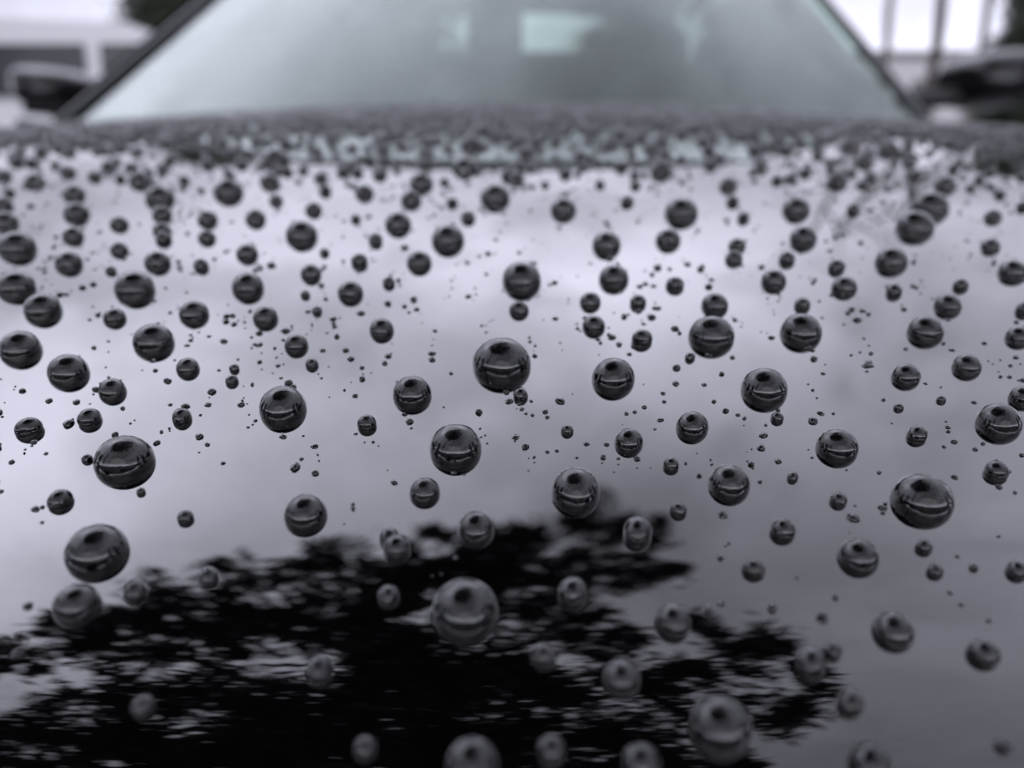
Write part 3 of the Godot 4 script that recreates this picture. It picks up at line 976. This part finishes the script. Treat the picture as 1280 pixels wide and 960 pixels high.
	bead(-29.3, 271.9, 3.00, "nearer blurred small bead at ten o'clock from the far bead above the centre")
	bead(-27.1, 250.7, 2.52, "second blurred small bead at eleven o'clock from the soft big bead above centre")
	bead(-25.2, 220.8, 3.35, "blurred mid-sized bead at eleven o'clock from the soft big bead above centre")
	bead(-25.7, 201.1, 2.66, "innermost blurred small bead at eleven o'clock from the soft big bead above centre")
	bead(-26.1, 179.5, 3.03, "blurred mid-sized bead at ten o'clock from the soft big bead above centre")
	bead(-29.4, 168.1, 1.64, "small bead at nine o'clock from the soft big bead above centre")
	bead(-15.1, 198.4, 1.42, "blurred tiny bead at twelve o'clock from the soft big bead above centre")
	bead(-10.3, 184.5, 1.62, "blurred tiny bead at one o'clock from the soft big bead above centre")
	bead(-18.5, 154.3, 2.50, "mid-sized bead at eight o'clock from the soft big bead above centre")
	bead(-30.5, 154.9, 1.68, "small bead at four o'clock from the soft squarish far bead")
	bead(-38.8, 148.7, 2.05, "mid-sized bead at six o'clock from the soft squarish far bead")
	bead(-23.1, 144.0, 1.21, "tiny bead at eight o'clock from the soft big bead above centre")
	speck(-22.6, 163.8, 0.85, "black speck of water at nine o'clock from the soft big bead above centre")
	bead(-36.7, 184.3, 1.12, "blurred tiny bead at two o'clock from the soft squarish far bead")
	bead(-38.8, 160.6, 0.98, "tiny bead at four o'clock from the soft squarish far bead")
	speck(-48.0, 154.0, 0.85, "black speck of water at two o'clock from the soft bead in the left centre")
	bead(-14.7, 244.4, 3.72, "blurred mid-sized bead at ten o'clock from the far bead above the centre")
	bead(-14.8, 296.4, 4.48, "blurred mid-sized bead at eleven o'clock from the far bead above the centre")
	bead(-0.7, 232.1, 2.62, "innermost blurred small bead at one o'clock from the far bead above the centre")
	bead(-30.9, 327.3, 2.29, "blurred tiny bead at ten o'clock from the far bead above the centre")
	bead(-11.0, 369.4, 3.35, "blurred small bead at twelve o'clock from the far bead above the centre")
	bead(1.4, 227.3, 2.33, "blurred small bead at two o'clock from the far bead above the centre")
	bead(2.0, 245.7, 2.26, "second blurred small bead at one o'clock from the far bead above the centre")
	bead(3.5, 354.5, 2.86, "blurred tiny bead at one o'clock from the far bead above the centre")
	bead(3.4, 310.2, 3.46, "fourth blurred small bead at one o'clock from the far bead above the centre")
	bead(4.9, 273.3, 3.06, "third blurred small bead at one o'clock from the far bead above the centre")
	bead(23.0, 267.8, 2.43, "nearer blurred small bead at one o'clock from the far round bead right of centre")
	bead(21.8, 247.5, 1.75, "blurred tiny bead at one o'clock from the far round bead right of centre")
	bead(36.8, 302.7, 3.32, "farther blurred small bead at one o'clock from the far round bead right of centre")
	bead(57.1, 310.1, 3.66, "farther blurred small bead at eleven o'clock from the wide dark far bead")
	bead(51.6, 273.2, 2.69, "nearer blurred small bead at eleven o'clock from the wide dark far bead")
	bead(45.0, 239.8, 3.33, "blurred mid-sized bead at eleven o'clock from the wide dark far bead")
	bead(29.1, 199.5, 1.62, "blurred tiny bead at one o'clock from the upper bead of the middle stacked pair")
	bead(34.0, 219.0, 1.43, "blurred tiny bead at ten o'clock from the wide dark far bead")
	bead(75.6, 315.3, 3.05, "third blurred small bead at one o'clock from the wide dark far bead")
	bead(70.1, 285.5, 2.50, "second blurred small bead at one o'clock from the wide dark far bead")
	bead(62.8, 252.7, 2.34, "innermost blurred small bead at one o'clock from the wide dark far bead")
	bead(59.7, 219.1, 2.57, "blurred small bead at two o'clock from the wide dark far bead")
	bead(56.1, 200.5, 1.58, "blurred tiny bead at three o'clock from the wide dark far bead")
	bead(54.7, 185.6, 1.47, "blurred tiny bead at nine o'clock from the upper bead of the far stacked pair")
	bead(47.7, 164.9, 1.82, "nearer small bead at four o'clock from the wide dark far bead")
	bead(45.0, 157.1, 1.82, "farther small bead at four o'clock from the wide dark far bead")
	bead(88.0, 290.0, 2.77, "farther blurred small bead at eleven o'clock from the upper bead of the far stacked pair")
	bead(79.2, 254.1, 2.32, "nearer blurred small bead at eleven o'clock from the upper bead of the far stacked pair")
	bead(30.4, 143.0, 1.56, "small bead at six o'clock from the round bead under the wide dark one")
	speck(28.7, 152.2, 0.79, "black speck of water at seven o'clock from the round bead under the wide dark one")
	speck(37.1, 151.6, 0.85, "black speck of water at four o'clock from the round bead under the wide dark one")
	speck(36.6, 142.8, 0.66, "black speck of water at twelve o'clock from the big bead with a small one behind")
	bead(76.0, 228.0, 1.53, "blurred tiny bead at eleven o'clock from the upper bead of the far stacked pair")
	bead(92.9, 227.1, 2.98, "blurred mid-sized bead at two o'clock from the upper bead of the far stacked pair")
	bead(55.7, 156.9, 1.63, "small bead at seven o'clock from the lower bead of the far stacked pair")
	bead(49.5, 145.4, 2.33, "mid-sized bead at eleven o'clock from the bead wearing a droplet cap")
	bead(84.2, 194.3, 1.64, "blurred small bead at three o'clock from the upper bead of the far stacked pair")
	bead(64.2, 152.8, 1.56, "small bead at four o'clock from the lower bead of the far stacked pair")
	bead(61.8, 142.7, 2.23, "mid-sized bead at eight o'clock from the soft bead under the far trio")
	bead(122.7, 224.8, 2.99, "blurred mid-sized bead at one o'clock from the middle bead of the far overlapping trio")
	bead(116.7, 190.5, 2.00, "blurred small bead at three o'clock from the middle bead of the far overlapping trio")
	bead(102.9, 167.2, 1.93, "small bead at eleven o'clock from the soft bead on the right edge")
	bead(84.5, 144.5, 1.32, "small bead at nine o'clock from the soft bead on the right edge")
	bead(70.4, 141.2, 1.48, "small bead at six o'clock from the soft bead under the far trio")
	bead(117.0, 265.6, 2.92, "blurred small bead at ten o'clock from the middle bead of the far overlapping trio")
	bead(132.6, 214.8, 1.39, "blurred tiny bead at three o'clock from the middle bead of the far overlapping trio")
	bead(130.7, 201.6, 1.56, "blurred small bead at twelve o'clock from the soft bead on the right edge")
	bead(150.9, 251.7, 1.95, "blurred small bead at two o'clock from the middle bead of the far overlapping trio")
	bead(141.9, 256.3, 2.02, "blurred small bead at one o'clock from the middle bead of the far overlapping trio")
	bead(120.8, 238.8, 2.36, "blurred small bead at eleven o'clock from the middle bead of the far overlapping trio")
	bead(107.5, 281.6, 2.10, "blurred tiny bead at one o'clock from the upper bead of the far stacked pair")
	bead(128.7, 307.4, 3.38, "blurred small bead at one o'clock from the upper bead of the far stacked pair")
	bead(140.4, 299.4, 4.05, "blurred mid-sized bead at eleven o'clock from the middle bead of the far overlapping trio")
	bead(-68.1, 130.1, 1.80, "mid-sized bead at seven o'clock from the soft big bead in the upper left")
	bead(-54.9, 131.3, 2.41, "mid-sized bead at two o'clock from the dark-flanked left third bead")
	bead(-57.6, 106.7, 1.93, "mid-sized bead at four o'clock from the big bead beside the left edge")
	bead(-49.0, 112.8, 1.71, "mid-sized bead at four o'clock from the dark-flanked left third bead")
	bead(-57.4, 99.6, 1.46, "mid-sized bead at eleven o'clock from the biggest sharp bead near the left edge")
	bead(-64.4, 97.5, 1.57, "mid-sized bead at seven o'clock from the big bead beside the left edge")
	bead(-44.9, 99.7, 1.33, "small bead at two o'clock from the biggest sharp bead near the left edge")
	bead(-53.5, 91.0, 0.63, "tiny bead at nine o'clock from the biggest sharp bead near the left edge")
	bead(-41.9, 112.6, 0.75, "farther tiny bead at ten o'clock from the big lone bead left of centre")
	bead(-41.1, 109.0, 0.90, "nearer tiny bead at ten o'clock from the big lone bead left of centre")
	speck(-65.7, 104.6, 0.45, "black speck of water at seven o'clock from the big bead beside the left edge")
	speck(-61.5, 104.1, 0.50, "black speck of water at five o'clock from the big bead beside the left edge")
	speck(-43.2, 106.4, 0.55, "black speck of water at nine o'clock from the big lone bead left of centre")
	speck(-54.2, 102.4, 0.35, "black speck of water at twelve o'clock from the biggest sharp bead near the left edge")
	speck(-47.9, 103.2, 0.31, "black speck of water at five o'clock from the dark-flanked left third bead")
	speck(-41.0, 95.6, 0.50, "black speck of water at two o'clock from the biggest sharp bead near the left edge")
	speck(-39.4, 93.9, 0.34, "black speck of water at three o'clock from the biggest sharp bead near the left edge")
	speck(-36.1, 90.1, 0.29, "black speck of water at eight o'clock from the big lone bead left of centre")
	speck(-66.7, 119.9, 0.40, "black speck of water at two o'clock from the big bead beside the left edge")
	speck(-71.0, 107.3, 0.45, "black speck of water at six o'clock from the big bead on the left edge")
	speck(-59.5, 92.4, 0.27, "black speck of water at nine o'clock from the biggest sharp bead near the left edge")
	bead(-42.0, 129.4, 2.12, "mid-sized bead at five o'clock from the soft bead in the left centre")
	bead(-29.4, 139.4, 2.32, "mid-sized bead at five o'clock from the soft squarish far bead")
	bead(-34.3, 119.6, 1.88, "mid-sized bead at twelve o'clock from the big lone bead left of centre")
	bead(-30.4, 113.6, 0.96, "tiny bead at one o'clock from the big lone bead left of centre")
	bead(-21.5, 124.7, 2.06, "mid-sized bead at eleven o'clock from the sharp bead left of the widest")
	bead(-19.4, 97.9, 1.29, "small bead at eight o'clock from the sharp bead left of the widest")
	bead(-33.8, 132.0, 0.89, "tiny bead at four o'clock from the soft bead in the left centre")
	speck(-30.4, 129.2, 0.61, "black speck of water at five o'clock from the soft squarish far bead")
	speck(-28.5, 122.8, 0.52, "black speck of water at one o'clock from the big lone bead left of centre")
	speck(-26.2, 118.2, 0.57, "black speck of water at two o'clock from the big lone bead left of centre")
	speck(-24.9, 115.5, 0.49, "third black speck of water at ten o'clock from the sharp bead left of the widest")
	speck(-22.7, 112.8, 0.36, "second black speck of water at ten o'clock from the sharp bead left of the widest")
	speck(-22.1, 109.6, 0.47, "innermost black speck of water at ten o'clock from the sharp bead left of the widest")
	speck(-22.3, 105.1, 0.45, "black speck of water at nine o'clock from the sharp bead left of the widest")
	speck(-12.5, 117.1, 0.57, "farther black speck of water at one o'clock from the sharp bead left of the widest")
	speck(-12.3, 115.1, 0.50, "nearer black speck of water at one o'clock from the sharp bead left of the widest")
	speck(-9.1, 111.1, 0.30, "black speck of water at nine o'clock from the widest bead at photo centre")
	speck(-26.1, 131.3, 0.69, "black speck of water at eleven o'clock from the sharp bead left of the widest")
	speck(-22.0, 135.1, 0.64, "third black speck of water at seven o'clock from the soft big bead above centre")
	speck(-17.6, 136.8, 0.72, "innermost black speck of water at seven o'clock from the soft big bead above centre")
	speck(-16.6, 132.8, 0.49, "second black speck of water at seven o'clock from the soft big bead above centre")
	speck(-37.4, 124.9, 0.71, "black speck of water at five o'clock from the soft bead in the left centre")
	speck(-24.1, 88.0, 0.43, "black speck of water at twelve o'clock from the bead over the reflected left branch")
	speck(-18.0, 94.2, 0.21, "black speck of water at seven o'clock from the sharp bead left of the widest")
	bead(-37.5, 138.8, 0.86, "tiny bead at three o'clock from the soft bead in the left centre")
	bead(1.2, 132.0, 1.70, "small bead at six o'clock from the bead with a small bead under it")
	bead(13.9, 135.4, 1.87, "small bead at eight o'clock from the lower bead of the middle stacked pair")
	bead(13.6, 126.0, 1.89, "mid-sized bead at eleven o'clock from the sharp bead right of the widest")
	bead(22.3, 135.1, 1.42, "small bead at four o'clock from the lower bead of the middle stacked pair")
	bead(20.9, 121.3, 1.62, "small bead at one o'clock from the sharp bead right of the widest")
	bead(35.7, 134.3, 2.29, "mid-sized bead at twelve o'clock from the big bead with a small one behind")
	bead(27.5, 115.7, 0.80, "tiny bead at eight o'clock from the big bead with a small one behind")
	bead(1.2, 104.8, 1.10, "small bead at five o'clock from the widest bead at photo centre")
	bead(7.3, 96.4, 0.81, "tiny bead at twelve o'clock from the big bead over the reflected treetop")
	bead(19.7, 89.3, 0.99, "small bead at seven o'clock from the bead below the speck trail")
	speck(23.9, 129.7, 0.68, "black speck of water at four o'clock from the lower bead of the middle stacked pair")
	speck(19.2, 129.9, 0.55, "black speck of water at five o'clock from the lower bead of the middle stacked pair")
	speck(18.3, 116.9, 0.38, "black speck of water at one o'clock from the sharp bead right of the widest")
	speck(24.9, 112.8, 0.66, "black speck of water at eight o'clock from the big bead with a small one behind")
	speck(23.9, 108.3, 0.47, "farther black speck of water at eleven o'clock from the bead below the speck trail")
	speck(21.6, 105.7, 0.34, "nearer black speck of water at eleven o'clock from the bead below the speck trail")
	speck(21.4, 103.6, 0.34, "black speck of water at ten o'clock from the bead below the speck trail")
	speck(18.4, 102.2, 0.34, "black speck of water at four o'clock from the sharp bead right of the widest")
	speck(15.7, 100.6, 0.33, "nearer black speck of water at twelve o'clock from the sharp smaller bead right of centre")
	speck(16.9, 101.0, 0.28, "farther black speck of water at twelve o'clock from the sharp smaller bead right of centre")
	speck(4.6, 101.0, 0.39, "second black speck of water at five o'clock from the widest bead at photo centre")
	speck(4.8, 99.7, 0.33, "third black speck of water at five o'clock from the widest bead at photo centre")
	speck(2.8, 100.2, 0.28, "innermost black speck of water at five o'clock from the widest bead at photo centre")
	speck(9.6, 93.8, 0.37, "black speck of water at twelve o'clock from the big bead over the reflected treetop")
	speck(4.5, 92.1, 0.31, "farther black speck of water at eleven o'clock from the big bead over the reflected treetop")
	speck(5.7, 92.3, 0.26, "nearer black speck of water at eleven o'clock from the big bead over the reflected treetop")
	speck(28.4, 103.7, 0.33, "black speck of water at one o'clock from the bead below the speck trail")
	speck(29.5, 101.4, 0.43, "black speck of water at two o'clock from the bead below the speck trail")
	speck(28.0, 108.1, 0.35, "black speck of water at six o'clock from the big bead with a small one behind")
	speck(32.0, 93.1, 0.50, "black speck of water at one o'clock from the sharp bead right of the treetop")
	bead(51.3, 134.7, 1.35, "small bead at twelve o'clock from the bead wearing a droplet cap")
	bead(77.3, 135.3, 2.27, "mid-sized bead at one o'clock from the right diagonal front bead")
	bead(83.0, 123.7, 1.90, "mid-sized bead at six o'clock from the soft bead on the right edge")
	bead(90.3, 134.2, 1.44, "small bead at five o'clock from the soft bead on the right edge")
	bead(58.6, 110.7, 2.00, "mid-sized bead at seven o'clock from the right diagonal front bead")
	bead(69.3, 113.8, 2.03, "mid-sized bead at four o'clock from the right diagonal front bead")
	bead(72.8, 105.3, 1.75, "mid-sized bead at one o'clock from the big bead at the right edge")
	bead(53.3, 95.9, 1.28, "mid-sized bead at twelve o'clock from the biggest sharp bead of the right side")
	bead(59.6, 88.6, 1.36, "mid-sized bead at six o'clock from the big bead at the right edge")
	bead(36.0, 99.5, 0.84, "tiny bead at five o'clock from the big bead right of centre")
	bead(53.8, 102.4, 0.61, "tiny bead at two o'clock from the sharp bead in the right third")
	bead(34.1, 87.2, 0.70, "tiny bead at eight o'clock from the sharp bead in the right third")
	speck(46.7, 115.8, 0.59, "nearer black speck of water at five o'clock from the bead wearing a droplet cap")
	speck(46.6, 111.5, 0.34, "farther black speck of water at five o'clock from the bead wearing a droplet cap")
	speck(58.9, 129.5, 0.70, "black speck of water at three o'clock from the bead wearing a droplet cap")
	speck(76.4, 121.8, 0.39, "black speck of water at three o'clock from the right diagonal front bead")
	speck(78.9, 117.3, 0.43, "third black speck of water at twelve o'clock from the big bead at the right edge")
	speck(76.6, 114.7, 0.32, "second black speck of water at twelve o'clock from the big bead at the right edge")
	speck(73.1, 111.3, 0.31, "innermost black speck of water at twelve o'clock from the big bead at the right edge")
	bead(60.8, 104.5, 0.61, "tiny bead at ten o'clock from the big bead at the right edge")
	speck(58.5, 98.1, 0.33, "black speck of water at nine o'clock from the big bead at the right edge")
	speck(57.7, 94.9, 0.42, "black speck of water at eight o'clock from the big bead at the right edge")
	speck(59.6, 93.3, 0.31, "black speck of water at seven o'clock from the big bead at the right edge")
	speck(52.6, 104.5, 0.26, "black speck of water at one o'clock from the sharp bead in the right third")
	speck(65.0, 92.2, 0.30, "black speck of water at five o'clock from the big bead at the right edge")
	speck(33.3, 90.4, 0.39, "black speck of water at two o'clock from the sharp bead right of the treetop")
	speck(44.2, 101.0, 0.26, "black speck of water at twelve o'clock from the sharp bead in the right third")
	speck(62.6, 119.5, 0.35, "nearer black speck of water at eight o'clock from the right diagonal front bead")
	speck(56.4, 117.8, 0.35, "farther black speck of water at eight o'clock from the right diagonal front bead")
	speck(59.6, 133.6, 0.52, "black speck of water at two o'clock from the bead wearing a droplet cap")
	bead(-52.8, 83.2, 1.31, "mid-sized bead at eleven o'clock from the upper bead of the big stacked pair")
	bead(-37.0, 80.2, 0.89, "small bead at four o'clock from the biggest sharp bead near the left edge")
	bead(-38.2, 69.8, 1.18, "mid-sized bead at five o'clock from the upper bead of the big stacked pair")
	bead(-31.4, 71.6, 1.05, "mid-sized bead at three o'clock from the upper bead of the big stacked pair")
	bead(-44.0, 84.7, 0.52, "tiny bead at five o'clock from the biggest sharp bead near the left edge")
	speck(-61.0, 85.2, 0.32, "black speck of water at ten o'clock from the upper bead of the big stacked pair")
	bead(-10.3, 84.3, 1.81, "mid-sized bead at seven o'clock from the big bead below the photo centre")
	bead(-13.4, 76.8, 1.18, "mid-sized bead at four o'clock from the bead over the reflected left branch")
	bead(-12.4, 75.3, 1.47, "mid-sized bead at ten o'clock from the biggest bead inside the tree reflection")
	bead(-12.4, 69.1, 1.08, "mid-sized bead at nine o'clock from the biggest bead inside the tree reflection")
	bead(19.0, 81.2, 0.95, "small bead at two o'clock from the bead on the reflected top branch")
	bead(6.1, 69.4, 1.51, "mid-sized bead at three o'clock from the biggest bead inside the tree reflection")
	bead(25.2, 72.5, 1.09, "mid-sized bead at five o'clock from the sharp bead right of the treetop")
	bead(2.9, 62.5, 1.17, "blurred mid-sized bead at four o'clock from the biggest bead inside the tree reflection")
	speck(22.2, 74.2, 0.37, "black speck of water at six o'clock from the sharp bead right of the treetop")
	bead(30.0, 78.1, 1.36, "mid-sized bead at four o'clock from the sharp bead right of the treetop")
	bead(38.1, 83.1, 0.96, "small bead at six o'clock from the sharp bead in the right third")
	bead(44.6, 75.8, 0.85, "nearer small bead at six o'clock from the biggest sharp bead of the right side")
	bead(44.2, 72.5, 0.81, "farther small bead at six o'clock from the biggest sharp bead of the right side")
	bead(25.8, 67.8, 0.45, "tiny bead at eleven o'clock from the bead on the reflected side branch")
	speck(32.6, 69.2, 0.30, "black speck of water at seven o'clock from the soft bead below the right side's biggest")
	bead(52.9, 72.7, 1.06, "mid-sized bead at one o'clock from the blurred bead at the far lower right")
	bead(30.0, 63.1, 0.87, "blurred small bead at two o'clock from the bead on the reflected side branch")
	speck(44.5, 69.9, 0.25, "black speck of water at two o'clock from the blurred bead of the lower right")
	speck(44.9, 68.5, 0.24, "black speck of water at eleven o'clock from the blurred bead at the far lower right")
	speck(46.7, 66.7, 0.27, "black speck of water at twelve o'clock from the blurred bead at the far lower right")
	bead(48.6, 73.1, 0.44, "tiny bead at five o'clock from the biggest sharp bead of the right side")
	speck(47.7, 74.7, 0.23, "black speck of water at five o'clock from the biggest sharp bead of the right side")
	speck(59.9, 85.0, 0.24, "black speck of water at six o'clock from the big bead at the right edge")
	bead(-32.5, 58.1, 0.95, "blurred mid-sized bead at five o'clock from the lower bead of the big stacked pair")
	bead(-12.4, 54.7, 0.99, "blurred mid-sized bead at nine o'clock from the bead cut by the bottom edge")
	bead(3.3, 54.5, 1.22, "blurred mid-sized bead at three o'clock from the bead cut by the bottom edge")
	bead(10.7, 53.6, 1.57, "blurred mid-sized bead at eight o'clock from the huge blurred bead at the bottom")
	bead(29.9, 58.3, 1.16, "blurred mid-sized bead at five o'clock from the bead on the reflected side branch")
	bead(41.7, 55.0, 0.63, "blurred small bead at six o'clock from the blurred bead at the far lower right")
	pass
